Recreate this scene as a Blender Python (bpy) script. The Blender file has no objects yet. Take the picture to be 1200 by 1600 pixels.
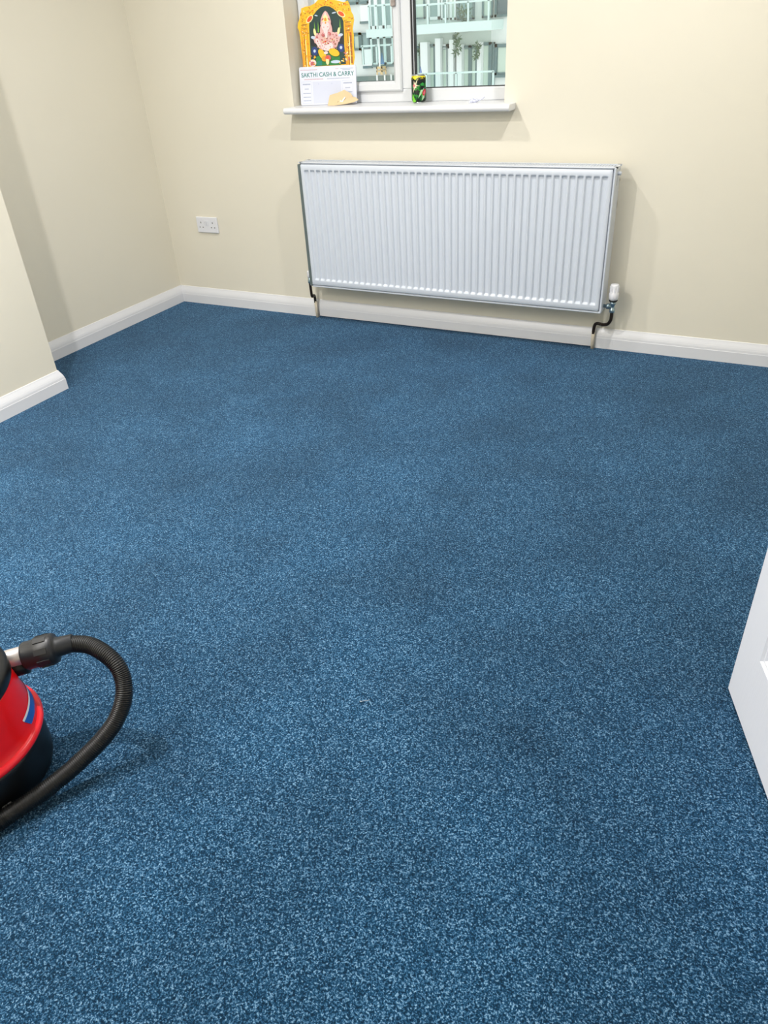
import bpy, math, random
from mathutils import Vector, Matrix
random.seed(7)
sc = bpy.context.scene
col = sc.collection

# ------------------------------------------------------------ camera
F_PX, YAW, PITCH, ROLL = 1154.34, .4962, .5755, -.0635
CAM = Vector((3.1721, -3.4575, 1.3132))
fwd = Vector((-math.sin(YAW)*math.cos(PITCH), math.cos(YAW)*math.cos(PITCH), -math.sin(PITCH)))
rt0 = Vector((math.cos(YAW), math.sin(YAW), 0)); up0 = rt0.cross(fwd)
RT = math.cos(ROLL)*rt0 + math.sin(ROLL)*up0
UP = -math.sin(ROLL)*rt0 + math.cos(ROLL)*up0
cd = bpy.data.cameras.new('camera'); cam = bpy.data.objects.new('camera', cd); col.objects.link(cam)
m = Matrix.Identity(4)
for i in range(3):
    m[i][0], m[i][1], m[i][2], m[i][3] = RT[i], UP[i], -fwd[i], CAM[i]
cam.matrix_world = m
cd.sensor_fit = 'VERTICAL'; cd.sensor_height = 36; cd.sensor_width = 27; cd.lens = F_PX*36/1600
cd.clip_start = .02; cd.clip_end = 300
sc.camera = cam
def at(px, py, ax, v):                      # a measured point of the place: where a sight line meets a plane
    d = fwd*F_PX + RT*(px-600) - UP*(py-800)
    return CAM + d*((v-CAM[ax])/d[ax])

# ------------------------------------------------------------ colour management, world, lamps
vs = sc.view_settings
vs.view_transform = 'Standard'; vs.look = 'None'; vs.gamma = 1; vs.use_curve_mapping = False
vs.exposure = 0.04
W = bpy.data.worlds.new('world'); sc.world = W; W.use_nodes = True
bg = W.node_tree.nodes['Background']
bg.inputs[0].default_value = (.96, 1.0, 1.0, 1); bg.inputs[1].default_value = 1.22   # bright overcast sky
LAMP_W = 26
for x, y, k in ((1.30, -1.03, .62), (2.77, -1.05, .82), (1.30, -2.50, 1.50)):
    l = bpy.data.lights.new('downlight', 'AREA'); l.shape = 'DISK'; l.size = .06; l.energy = LAMP_W*k
    l.color = (1.0, .975, .955)
    o = bpy.data.objects.new('downlight', l); o.location = (x, y, 2.385); col.objects.link(o)

l = bpy.data.lights.new('added_fill_light', 'AREA'); l.shape = 'SQUARE'; l.size = 1.3; l.energy = 54; l.color = (1.0, .97, .94)   # broad fill added at the rear end, not a known lamp
o = bpy.data.objects.new('added_fill_light', l); o.location = (1.2, -3.65, 2.37); col.objects.link(o)
# ------------------------------------------------------------ helpers
def lin(c):
    return tuple(((v/255)/12.92 if v/255 <= .04045 else ((v/255+.055)/1.055)**2.4) for v in c)
MATS = {}
def mat(name, rgb, rough=.6, metal=0, spec=.5, sheen=0, coat=0, srgb=True):
    if name in MATS: return MATS[name]
    mt = bpy.data.materials.new(name); mt.use_nodes = True
    b = mt.node_tree.nodes['Principled BSDF']
    c = lin(rgb) if srgb else rgb
    b.inputs['Base Color'].default_value = (*c, 1); b.inputs['Roughness'].default_value = rough
    b.inputs['Metallic'].default_value = metal; b.inputs['Specular IOR Level'].default_value = spec
    b.inputs['Sheen Weight'].default_value = sheen; b.inputs['Coat Weight'].default_value = coat
    # a faint procedural unevenness so that no surface is a dead flat colour
    nt = mt.node_tree; n = nt.nodes.new('ShaderNodeTexNoise'); tc = nt.nodes.new('ShaderNodeTexCoord')
    n.inputs['Scale'].default_value = 90; n.inputs['Detail'].default_value = 3
    bp = nt.nodes.new('ShaderNodeBump'); bp.inputs['Strength'].default_value = .05; bp.inputs['Distance'].default_value = .001
    nt.links.new(tc.outputs['Object'], n.inputs['Vector']); nt.links.new(n.outputs['Fac'], bp.inputs['Height'])
    nt.links.new(bp.outputs['Normal'], b.inputs['Normal'])
    MATS[name] = mt; return mt

class MB:
    def __init__(s): s.v = []; s.f = []; s.m = []; s.sm = []; s.cur = 0; s.smooth = False; s.T = None
    def add(s, vs_, fs):
        o = len(s.v)
        for p in vs_:
            p = Vector(p); s.v.append(s.T(p) if s.T else p)
        for f in fs: s.f.append([i+o for i in f]); s.m.append(s.cur); s.sm.append(s.smooth)
        return s
    def box(s, a, b):
        x0, y0, z0 = (min(a[i], b[i]) for i in range(3)); x1, y1, z1 = (max(a[i], b[i]) for i in range(3))
        return s.add([(x0,y0,z0),(x1,y0,z0),(x1,y1,z0),(x0,y1,z0),(x0,y0,z1),(x1,y0,z1),(x1,y1,z1),(x0,y1,z1)],
            [(0,3,2,1),(4,5,6,7),(0,1,5,4),(1,2,6,5),(2,3,7,6),(3,0,4,7)])
    def prism(s, pts, w0, w1, fr=None):    # 2D outline (u,v) extruded along w; fr maps (u,v,w) to space
        fr = fr or (lambda u, v, w: (u, v, w)); n = len(pts)
        vs_ = [fr(u, v, w0) for u, v in pts] + [fr(u, v, w1) for u, v in pts]
        return s.add(vs_, [list(range(n))[::-1], list(range(n, 2*n))] + [(i, (i+1) % n, (i+1) % n+n, i+n) for i in range(n)])
    def lathe(s, prof, c=(0,0,0), n=48, axis=None):
        ax = (axis or Vector((0,0,1))).normalized()
        e1 = ax.orthogonal().normalized(); e2 = ax.cross(e1); c = Vector(c); vs_ = []
        for r, h in prof:
            for k in range(n):
                t = 2*math.pi*k/n; vs_.append(c + ax*h + (e1*math.cos(t)+e2*math.sin(t))*r)
        fs = []
        for j in range(len(prof)-1):
            for k in range(n): fs.append((j*n+k, j*n+(k+1) % n, (j+1)*n+(k+1) % n, (j+1)*n+k))
        fs.append(list(range(n))[::-1]); q = (len(prof)-1)*n; fs.append(list(range(q, q+n)))
        return s.add(vs_, fs)
    def tube(s, pts, rad, n=16):
        pts = [Vector(p) for p in pts]; N = len(pts)
        if not callable(rad): rr = rad; rad = lambda i: rr
        t = (pts[1]-pts[0]).normalized(); e = t.orthogonal().normalized(); vs_ = []
        for i, p in enumerate(pts):
            t2 = (pts[min(i+1, N-1)]-pts[max(i-1, 0)]).normalized()
            e = (e - t2*e.dot(t2)).normalized(); b = t2.cross(e); r = rad(i)
            for k in range(n):
                a = 2*math.pi*k/n; vs_.append(p + (e*math.cos(a)+b*math.sin(a))*r)
        fs = [(j*n+k, j*n+(k+1) % n, (j+1)*n+(k+1) % n, (j+1)*n+k) for j in range(N-1) for k in range(n)]
        fs.append(list(range(n))[::-1]); q = (N-1)*n; fs.append(list(range(q, q+n)))
        return s.add(vs_, fs)
    def build(s, name, mats, parent=None, bevel=0, seg=2, auto=None, loc=None):
        me = bpy.data.meshes.new(name)
        L = Vector(loc) if loc is not None else Vector((0,0,0))
        me.from_pydata([tuple(p-L) for p in s.v], [], s.f)
        if not isinstance(mats, (list, tuple)): mats = [mats]
        for q in mats: me.materials.append(q)
        me.polygons.foreach_set('material_index', s.m)
        me.polygons.foreach_set('use_smooth', s.sm); me.update()
        o = bpy.data.objects.new(name, me); col.objects.link(o)
        if loc is not None: o.location = L
        if parent:
            o.parent = parent
            q = parent; off = Vector((0,0,0))
            while q: off += q.location; q = q.parent
            if loc is None: o.location = -off
            else: o.location = L-off
        if bevel:
            b = o.modifiers.new('bevel', 'BEVEL'); b.width = bevel; b.segments = seg; b.limit_method = 'ANGLE'; b.angle_limit = math.radians(40)
            b.harden_normals = False
        return o
def empty(name, loc):
    o = bpy.data.objects.new(name, None); o.location = loc; o.empty_display_size = .05; col.objects.link(o); return o
def tag(o, label, cat, group=None):
    o['label'] = label; o['category'] = cat
    if group: o['group'] = group
    return o
def struct(o): o['kind'] = 'structure'; return o
def spline(pts, per=12):
    P = [Vector(p) for p in pts]; P = [2*P[0]-P[1]] + P + [2*P[-1]-P[-2]]; out = []
    for i in range(1, len(P)-2):
        for k in range(per):
            t = k/per; a, b, c, d = P[i-1:i+3]
            out.append(.5*((2*b)+(c-a)*t+(2*a-5*b+4*c-d)*t*t+(3*b-a-3*c+d)*t**3))
    out.append(P[-2]); return out
def resample(pts, step):
    out = [pts[0]]; acc = 0
    for a, b in zip(pts, pts[1:]):
        L = (b-a).length; pos = step-acc
        while pos <= L: out.append(a.lerp(b, pos/L)); pos += step
        acc = L-(pos-step)
    return out

# ------------------------------------------------------------ materials
def wall_mat():
    mt = bpy.data.materials.new('cream_wall_paint'); mt.use_nodes = True; nt = mt.node_tree; b = nt.nodes['Principled BSDF']
    tc = nt.nodes.new('ShaderNodeTexCoord'); n = nt.nodes.new('ShaderNodeTexNoise'); n.inputs['Scale'].default_value = 1.7; n.inputs['Detail'].default_value = 4
    r = nt.nodes.new('ShaderNodeValToRGB')
    r.color_ramp.elements[0].color = (.745, .705, .590, 1); r.color_ramp.elements[0].position = .3
    r.color_ramp.elements[1].color = (.770, .730, .615, 1); r.color_ramp.elements[1].position = .7
    nt.links.new(tc.outputs['Object'], n.inputs['Vector']); nt.links.new(n.outputs['Fac'], r.inputs['Fac']); nt.links.new(r.outputs['Color'], b.inputs['Base Color'])
    b.inputs['Roughness'].default_value = .75; b.inputs['Specular IOR Level'].default_value = .3
    n2 = nt.nodes.new('ShaderNodeTexNoise'); n2.inputs['Scale'].default_value = 140; n2.inputs['Detail'].default_value = 3
    bp = nt.nodes.new('ShaderNodeBump'); bp.inputs['Strength'].default_value = .12; bp.inputs['Distance'].default_value = .001
    nt.links.new(tc.outputs['Object'], n2.inputs['Vector']); nt.links.new(n2.outputs['Fac'], bp.inputs['Height']); nt.links.new(bp.outputs['Normal'], b.inputs['Normal'])
    return mt
M_WALL = wall_mat()
def carpet_mat():
    mt = bpy.data.materials.new('blue_cut_pile'); mt.use_nodes = True; nt = mt.node_tree; b = nt.nodes['Principled BSDF']
    L = nt.links; N = nt.nodes
    tc = N.new('ShaderNodeTexCoord')
    wn = N.new('ShaderNodeTexNoise'); wn.inputs['Scale'].default_value = 170; wn.inputs['Detail'].default_value = 1
    add = N.new('ShaderNodeVectorMath'); add.operation = 'MULTIPLY_ADD'; add.inputs[1].default_value = (.004,.004,.004)
    L.new(tc.outputs['Object'], wn.inputs['Vector']); L.new(wn.outputs['Color'], add.inputs[0]); L.new(tc.outputs['Object'], add.inputs[2])
    n = N.new('ShaderNodeTexNoise'); n.inputs['Scale'].default_value = 300; n.inputs['Detail'].default_value = 3.5; n.inputs['Roughness'].default_value = .62
    L.new(add.outputs[0], n.inputs['Vector'])
    r = N.new('ShaderNodeValToRGB'); e = r.color_ramp.elements
    e[0].position = .40; e[0].color = (.0016, .0140, .0330, 1)
    e[1].position = .66; e[1].color = (.205, .352, .505, 1)
    q = e.new(.50); q.color = (.0065, .0455, .104, 1)
    q = e.new(.57); q.color = (.036, .117, .222, 1)
    L.new(n.outputs['Fac'], r.inputs['Fac'])
    # the lay of the pile: broad soft patches brushed lighter and darker
    pn = N.new('ShaderNodeTexNoise'); pn.inputs['Scale'].default_value = 2.6; pn.inputs['Detail'].default_value = 5; pn.inputs['Roughness'].default_value = .6
    L.new(tc.outputs['Object'], pn.inputs['Vector'])
    mr = N.new('ShaderNodeMapRange'); mr.inputs['From Min'].default_value = .3; mr.inputs['From Max'].default_value = .7; mr.inputs['To Min'].default_value = .69; mr.inputs['To Max'].default_value = 1.17
    L.new(pn.outputs['Fac'], mr.inputs['Value'])
    mx = N.new('ShaderNodeVectorMath'); mx.operation = 'SCALE'
    L.new(r.outputs['Color'], mx.inputs[0]); L.new(mr.outputs['Result'], mx.inputs['Scale'])
    L.new(mx.outputs[0], b.inputs['Base Color'])
    bp = N.new('ShaderNodeBump'); bp.inputs['Strength'].default_value = .55; bp.inputs['Distance'].default_value = .004
    L.new(n.outputs['Fac'], bp.inputs['Height']); L.new(bp.outputs['Normal'], b.inputs['Normal'])
    b.inputs['Roughness'].default_value = .95; b.inputs['Specular IOR Level'].default_value = .1
    b.inputs['Sheen Weight'].default_value = .25; b.inputs['Sheen Tint'].default_value = (.35, .6, 1, 1)
    return mt
M_CARPET = carpet_mat()
M_SKIRT = mat('white_gloss_trim', (222,223,226), .35)
M_CEIL = mat('white_ceiling_paint', (240,240,238), .8)
M_UPVC = mat('white_upvc', (215,218,221), .3)
M_SILL = mat('white_sill_paint', (222,223,225), .35)
M_RAD = mat('white_radiator_enamel', (208,215,225), .28)
M_RADGAP = mat('radiator_seam_grey', (172,178,188), .6)
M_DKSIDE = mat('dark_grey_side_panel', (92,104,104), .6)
M_PLASTIC = mat('white_plastic', (224,225,230), .35)
M_SOCKHOLE = mat('socket_hole_dark', (60,58,56), .7)
M_BLACKPIPE = mat('dark_bronze_pipe', (38,28,20), .45, metal=.3)
M_CREAMPIPE = mat('cream_painted_pipe', (214,204,184), .5)
M_CHROME = mat('blue_grey_chrome', (150,170,180), .3, metal=.85)
M_BLACK = mat('black_rubber_gasket', (22,24,25), .5)
M_RED = mat('red_vacuum_plastic', (244,3,8), .32, coat=.15)
M_REDRIM = mat('red_rim_plastic', (246,24,40), .32, coat=.15)
M_BLKPL = mat('black_vacuum_plastic', (8,9,10), .38)
M_HOSE = mat('black_hose_plastic', (7,7,8), .42)
M_COLLAR = mat('dark_grey_coupling', (28,30,34), .42)
M_GREYLINE = mat('grey_lid_ring', (120,122,128), .4)
M_METAL = mat('pale_metal_inlet', (205,198,196), .35, metal=.6)
M_BLUE = mat('sticker_blue', (22,92,190), .4)
M_WHITE = mat('sticker_white', (235,238,245), .4)
M_STRED = mat('sticker_crimson', (200,20,60), .4)
def glass_mat(name, tint, mixf=.06):
    mt = bpy.data.materials.new(name); mt.use_nodes = True; nt = mt.node_tree; N = nt.nodes; N.remove(N['Principled BSDF'])
    t = N.new('ShaderNodeBsdfTransparent'); t.inputs[0].default_value = (*tint, 1); g = N.new('ShaderNodeBsdfGlossy'); g.inputs['Roughness'].default_value = .02
    fr = N.new('ShaderNodeFresnel'); fr.inputs[0].default_value = 1.45; mx = N.new('ShaderNodeMixShader')
    nt.links.new(fr.outputs[0], mx.inputs[0]); nt.links.new(t.outputs[0], mx.inputs[1]); nt.links.new(g.outputs[0], mx.inputs[2])
    nt.links.new(mx.outputs[0], N['Material Output'].inputs[0]); return mt
M_GLASS = glass_mat('clear_window_glass', (.975,.996,.990))
M_BALGL = glass_mat('green_balcony_glass', (.94,.982,.978))

# ------------------------------------------------------------ room shell
RX, RY, H = 4.0, -4.4, 2.4                     # right wall, rear wall, ceiling
WX0, WX1, WZ0, WZ1, WT = .945, 2.013, 1.004, 2.05, .28
struct(MB().box((-.15, RY-.15, -.12), (RX+.15, WT, 0)).build('floor', M_CARPET))
struct(MB().box((-.15, RY-.15, H), (RX+.15, WT, H+.1)).build('ceiling', M_CEIL))
b = MB(); b.box((-.15, 0, 0), (WX0, WT, H)); b.box((WX1, 0, 0), (RX+.15, WT, H)); b.box((WX0, 0, 0), (WX1, WT, WZ0)); b.box((WX0, 0, WZ1), (WX1, WT, H))
struct(b.build('wall_back', M_WALL))
PX, PY = .3473, -1.2959
struct(MB().box((-.15, RY, 0), (0, 0, H)).build('wall_left', M_WALL))
struct(MB().box((0, RY, 0), (PX, PY, H)).build('wall_left_projection', M_WALL))
struct(MB().box((RX, RY, 0), (RX+.15, 0, H)).build('wall_right', M_WALL))
struct(MB().box((-.15, RY-.15, 0), (RX+.15, RY, H)).build('wall_rear', M_WALL))

# skirting boards
HS, T = .0932, .018
prof = [(0,0),(T,0),(T,.049),(T-.0012,.0505),(T-.0012,.0525),(T-.0022,.060),(T-.0045,.068),(T-.0075,.0755),(T-.0105,.082),(T-.0130,.0875),(.0035,HS-.001),(.0025,HS),(0,HS)]
def skirt_path(mb, path, zoff=0, k=1.0, z_end=None):
    # path: list of (x, y, nx, ny): wall point and outward (mitre) direction
    n = len(prof); vs_ = []
    for x, y, nx, ny in path:
        for d, z in prof: vs_.append((x+nx*d*k, y+ny*d*k, max(z, zoff)))
    fs = [(j*n+i, j*n+(i+1) % n, (j+1)*n+(i+1) % n, (j+1)*n+i) for j in range(len(path)-1) for i in range(n)]
    fs += [list(range(n)), list(range((len(path)-1)*n, len(path)*n))[::-1]]
    mb.add(vs_, fs)
PLX = at(496, 494, 1, -.03).x; PRX = at(925, 543, 1, -.03).x
b = MB(); skirt_path(b, [(T*.5, 0, 0, -1), (PLX+.004, 0, 0, -1)])
struct(b.build('baseboard_back', M_SKIRT))
b = MB(); skirt_path(b, [(PLX+.010, 0, 0, -1), (PRX-.004, 0, 0, -1)], zoff=.006)
struct(b.build('baseboard_back_under_radiator', M_SKIRT))
b = MB(); skirt_path(b, [(PRX+.004, 0, 0, -1), (RX, 0, 0, -1)])
struct(b.build('baseboard_back_right', M_SKIRT))
b = MB(); skirt_path(b, [(0, 0, 1, 0), (0, PY, 1, 0)])
struct(b.build('baseboard_left', M_SKIRT))
b = MB(); skirt_path(b, [(0, PY, 0, 1), (PX, PY, 1, 1), (PX, RY, 1, 0)])
struct(b.build('baseboard_left_projection', M_SKIRT))
b = MB(); skirt_path(b, [(RX, 0, -1, 0), (RX, RY, -1, 0)])
struct(b.build('baseboard_right', M_SKIRT))

# ------------------------------------------------------------ window sill, window
SZ, RV = 1.032, .125
n_sec = [(-.078+.013*math.cos(a)-.0, SZ-.0135+.0135*math.sin(a)) for a in [math.pi/2+i*math.pi/10 for i in range(11)]]
sx0, sx1 = .938, 2.064
b = MB(); b.smooth = False
outl = [(0, SZ)] + n_sec + [(0, SZ-.027)]
b.prism([(y, z) for y, z in outl], sx0, sx1, lambda u, v, w: (w, u, v))
b.box((WX0, 0, SZ-.027), (WX1, RV+.07, SZ))
sill = struct(b.build('trim_1', M_SILL, bevel=.004, seg=3)); sill['label'] = 'white rounded window sill board'
win = struct(empty('window_1', (1.48, RV, SZ)))
GZ1 = 1.99
fr = MB()
fr.box((WX0, RV, SZ), (WX1, RV+.07, 1.085)); fr.box((WX0, RV, GZ1), (WX1, RV+.07, WZ1))
fr.box((WX0, RV, 1.085), (.97, RV+.07, GZ1)); fr.box((1.972, RV, 1.085), (WX1, RV+.07, GZ1)); fr.box((1.462, RV, 1.085), (1.522, RV+.07, GZ1))
fr.build('window_frame', M_UPVC, win, bevel=.004)
sh = MB(); sy0, sy1 = RV-.016, RV+.05
ou = [(.950,1.078),(1.476,1.078),(1.476,2.0),(.950,2.0)]; inn = [(1.003,1.119),(1.434,1.119),(1.434,1.96),(1.003,1.96)]
inb = [(1.018,1.134),(1.419,1.134),(1.419,1.945),(1.018,1.945)]
def ring(mb, A, ya, B_, yb):
    vs_ = [(x, ya, z) for x, z in A]+[(x, yb, z) for x, z in B_]
    mb.add(vs_, [(i, (i+1) % 4, (i+1) % 4+4, i+4) for i in range(4)])
ou2 = [(.956,1.084),(1.470,1.084),(1.470,1.994),(.956,1.994)]; inn2 = [(.990,1.106),(1.447,1.106),(1.447,1.973),(.990,1.973)]
ring(sh, ou, sy1, ou, sy0+.006); ring(sh, ou, sy0+.006, ou2, sy0); ring(sh, ou2, sy0, inn2, sy0); ring(sh, inn2, sy0, inn, sy0+.014); ring(sh, inn, sy0+.014, inn, sy1)
sh.build('sash', M_UPVC, win)
g = MB(); g.box((1.000,RV+.022,1.116),(1.436,RV+.026,1.963)); g.build('glass_pane', M_GLASS, win)
g = MB(); g.box((1.535,RV+.030,1.086),(1.974,RV+.034,1.99)); g.build('glass_pane', M_GLASS, win)
g = MB(); g.box((1.522,RV+.004,1.085),(1.527,RV+.03,GZ1)); g.box((1.531,RV+.014,1.085),(1.535,RV+.036,GZ1)); g.box((1.527,RV+.014,1.083),(1.973,RV+.03,1.0885))
g.box((1.003,RV+.012,1.118),(1.434,RV+.022,1.1205))
g.build('gasket', M_BLACK, win)
g = MB(); g.box((1.527,RV+.012,1.085),(1.531,RV+.03,GZ1)); g.build('glazing_bead', M_UPVC, win)
h = MB(); h.box((1.440,sy0-.012,1.405),(1.462,sy0,1.50)); h.box((1.444,sy0-.038,1.44),(1.460,sy0-.012,1.56))
h.build('window_handle', mat('grey_beige_handle', (160,150,145), .4, metal=.3), win, bevel=.003)

# ------------------------------------------------------------ radiator
rx0, rx1, rz0, rzh, ryf, ryb = 1.0312, 2.5382, .2035, .6, .1387, .0372
rad = tag(empty('radiator', ((rx0+rx1)/2, -ryb, rz0)), 'long white ribbed panel radiator mounted on the cream wall under the window', 'radiator')
px0, px1, pz0, pz1 = rx0+.002, rx1-.012, rz0+.012, rz0+rzh-.008
def sst(a, b_, x):
    t = max(0, min(1, (x-a)/(b_-a))); return t*t*(3-2*t)
pitch = .0333; fx0 = (px0+px1)/2-22*pitch+.002
xs = [px0, px0+.004, fx0-.004]
for i in range(44):
    for k in range(14): xs.append(fx0+pitch*(i+k/14))
xs += [fx0+44*pitch, px1-.003, px1]
zs = [pz0, pz0+.006, pz0+.022]+[pz0+.024+k*.0022 for k in range(7)]+[pz0+.08, pz0+.3, pz1-.08]+[pz1-.036+k*.0022 for k in range(7)]+[pz1-.018, pz1-.005, pz1]
def flute(x, z):
    if x < fx0 or x > fx0+44*pitch: return 0
    t = abs(((x-fx0)/pitch) % 1-.5)
    return .0095*(1-sst(.25, .42, t))*sst(pz0+.024, pz0+.035, z)*(1-sst(pz1-.034, pz1-.023, z))
b = MB(); b.smooth = True; nx = len(xs)
vs_ = [(x, -ryf+flute(x, z)+(.003 if z in (pz0, pz1) or x in (px0, px1) else 0), z) for z in zs for x in xs]
b.add(vs_, [(j*nx+i, j*nx+i+1, (j+1)*nx+i+1, (j+1)*nx+i) for j in range(len(zs)-1) for i in range(nx-1)])
b.smooth = False
b.box((px0, -ryf+.009, pz0), (px1, -ryf+.014, pz1))
# folded edges joining the face to the water plate behind it
b.box((px0, -ryf+.003, pz0), (px1, -ryf+.010, pz0+.003)); b.box((px0, -ryf+.003, pz1-.003), (px1, -ryf+.010, pz1))
b.box((px0, -ryf+.003, pz0), (px0+.003, -ryf+.010, pz1)); b.box((px1-.003, -ryf+.003, pz0), (px1, -ryf+.010, pz1))
b.build('front_panel', M_RAD, rad)
b = MB(); b.box((px0-.0, -ryf+.011, rz0+.006), (rx1-.007, -ryf+.016, rz0+rzh-.004)); b.build('seam', M_RADGAP, rad)
# the casing round the panels
b = MB()
b.box((rx0, -ryf+.006, rz0), (rx1-.004, -ryf+.022, rz0+.0075)); b.box((rx0, -ryf+.004, rz0+rzh-.0035), (rx1-.004, -ryf+.02, rz0+rzh))
b.box((rx0+.004, -ryb-.012, rz0), (rx1-.004, -ryb, rz0+rzh-.006)); 
b.build('rear_panel', M_RAD, rad, bevel=.002)
b = MB(); b.box((rx1-.0085, -ryf+.005, rz0), (rx1, -ryb, rz0+rzh-.002)); b.build('side_panel', M_RAD, rad, bevel=.004, seg=3)
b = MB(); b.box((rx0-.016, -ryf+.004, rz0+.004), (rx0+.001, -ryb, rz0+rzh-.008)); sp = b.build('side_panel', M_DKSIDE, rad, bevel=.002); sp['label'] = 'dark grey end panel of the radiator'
b = MB(); b.box((rx1-.0005, -ryf+.045, rz0+rzh-.075), (rx1+.0008, -ryf+.053, rz0+rzh-.035)); b.build('side_slot', M_RADGAP, rad)
b = MB(); zt = rz0+rzh
b.box((rx0-.018, -ryf+.021, zt-.006), (rx1+.002, -ryf+.029, zt)); b.box((rx0-.016, -ryb-.010, zt-.006), (rx1+.004, -ryb, zt)); b.box((rx0, -(ryf+ryb)/2-.003, zt-.006), (rx1, -(ryf+ryb)/2+.003, zt))
yA, yM, yB = -ryf+.029, -(ryf+ryb)/2, -ryb-.010
k = 0; x = rx0+.004
while x < rx1-.02:
    for ya, yb_ in ((yA, yM-.003), (yM+.003, yB)):
        w = .0048
        b.add([(x, ya, zt-.004), (x+w, ya, zt-.004), (x+.006+w, yb_, zt-.004), (x+.006, yb_, zt-.004), (x, ya, zt-.001), (x+w, ya, zt-.001), (x+.006+w, yb_, zt-.001), (x+.006, yb_, zt-.001)],
            [(0,3,2,1),(4,5,6,7),(0,1,5,4),(1,2,6,5),(2,3,7,6),(3,0,4,7)])
    x += .0118
b.box((rx0-.012, -ryf+.021, zt-.006), (rx0+.006, -ryb, zt)); b.box((rx1-.014, -ryf+.021, zt-.006), (rx1+.002, -ryb, zt))
b.build('top_grille', M_RAD, rad)
b = MB(); b.smooth = True
b.lathe([(.006,0),(.0075,.002),(.0075,.011),(.005,.014)], (rx1, -.085, zt-.028), 20, Vector((1,0,0)))
b.build('air_vent', M_RAD, rad)

# thermostatic valve on the right
TX, TY = 2.578, -.088
vz = .222
tv = tag(empty('radiator_valve', (TX, TY, vz)), 'white thermostatic valve head on chrome body at the right end of the radiator', 'valve')
hb = MB(); hb.smooth = True
hb.lathe([(.0135,.0335),(.0195,.0375),(.0215,.047),(.0215,.064),(.0185,.068),(.0185,.098),(.017,.103),(.0105,.1045)], (TX, TY, vz), 40)
hb.smooth = False
for k in range(10):
    a = 2*math.pi*k/10; c_, s_ = math.cos(a), math.sin(a)
    hb.box((TX+c_*.0185-.0018, TY+s_*.0185-.0018, vz+.071), (TX+c_*.0185+.0018, TY+s_*.0185+.0018, vz+.096))
hb.build('thermostat_head', M_PLASTIC, tv)
hb = MB(); hb.smooth = True; hb.lathe([(.014,.026),(.0185,.030),(.0190,.0345),(.0130,.0350)], (TX, TY, vz), 32); hb.build('collar', M_BLACK, tv)
hb = MB(); hb.smooth = True
hb.lathe([(.011,-.022),(.0125,-.020),(.0125,-.006),(.0095,-.004),(.0095,.010),(.0135,.014),(.0135,.026),(.010,.027)], (TX, TY, vz), 24)
hb.lathe([(.0085,0),(.0085,.012),(.0125,.014),(.0125,.026),(.008,.028),(.008,.040)], (TX, TY, vz+.004), 24, Vector((-1,0,0)))
hb.build('valve_body', M_CHROME, tv)
P2 = at(929, 506, 1, -.030); B0 = at(925.5, 543, 1, -.030)
pipe = tag(empty('radiator_pipe', (PRX, -.03, 0)), 'dark bent pipe rising from the skirting to the thermostatic valve', 'pipe', None)
pts = [(TX, TY, vz-.021), (TX, TY, vz-.045), (TX-.003, TY+.003, vz-.062), (TX-.016, TY+.012, vz-.082), (TX-.040, TY+.028, vz-.093), (P2.x+.035, -.040, P2.z+.004), (P2.x+.014, -.033, P2.z+.004), (P2.x+.003, -.030, P2.z-.003), (P2.x-.001, -.029, P2.z-.02), (P2.x-.002, -.029, .072)]
b = MB(); b.smooth = True; b.tube(spline(pts, 8), .0075, 16); b.build('bent_pipe', M_BLACKPIPE, pipe)
b = MB(); b.smooth = True; b.tube([(P2.x-.002, -.028, .08), (P2.x-.0015, -.028, .04), (PRX, -.028, 0)], .0082, 16); q = b.build('painted_pipe', M_CREAMPIPE, pipe); q['label'] = 'cream painted lower length of the pipe'
# lockshield valve and pipe on the left
LX, LY = at(485, 447, 1, -.080).x, -.080
lv = tag(empty('radiator_valve', (LX, LY, vz)), 'small white capped valve at the lower left corner of the radiator', 'valve')
b = MB(); b.smooth = True; b.lathe([(.009,.012),(.0105,.015),(.0105,.042),(.008,.047)], (LX, LY, vz), 24); b.build('cap', M_PLASTIC, lv)
b = MB(); b.smooth = True; b.lathe([(.0085,-.018),(.0105,-.016),(.0105,-.004),(.0085,0),(.0085,.012)], (LX, LY, vz), 20); b.lathe([(.0065,0),(.0095,.006),(.0095,.017),(.0065,.026)], (LX, LY, vz+.002), 20, Vector((1,0,0))); b.build('valve_body', M_CHROME, lv)
Q1 = at(491.5, 462, 1, -.030)
lp = tag(empty('radiator_pipe', (PLX, -.03, 0)), 'dark bent pipe dropping from the small left valve down past the skirting', 'pipe')
pts = [(LX, LY, vz-.016), (LX, LY, vz-.035), (LX+(Q1.x-LX)*.12, LY+.006, Q1.z+.016), (LX+(Q1.x-LX)*.4, -.060, Q1.z+.006), (LX+(Q1.x-LX)*.75, -.042, Q1.z+.006), (Q1.x, -.031, Q1.z-.002), (Q1.x, -.029, Q1.z-.02), (Q1.x+.001, -.029, .082)]
b = MB(); b.smooth = True; b.tube(spline(pts, 8), .0072, 16); b.build('bent_pipe', M_BLACKPIPE, lp)
b = MB(); b.smooth = True; b.tube([(Q1.x+.001, -.028, .09), (Q1.x+.002, -.028, .045), (PLX, -.028, 0)], .0080, 16); q = b.build('painted_pipe', M_CREAMPIPE, lp); q['label'] = 'cream painted lower length of the pipe'

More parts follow.
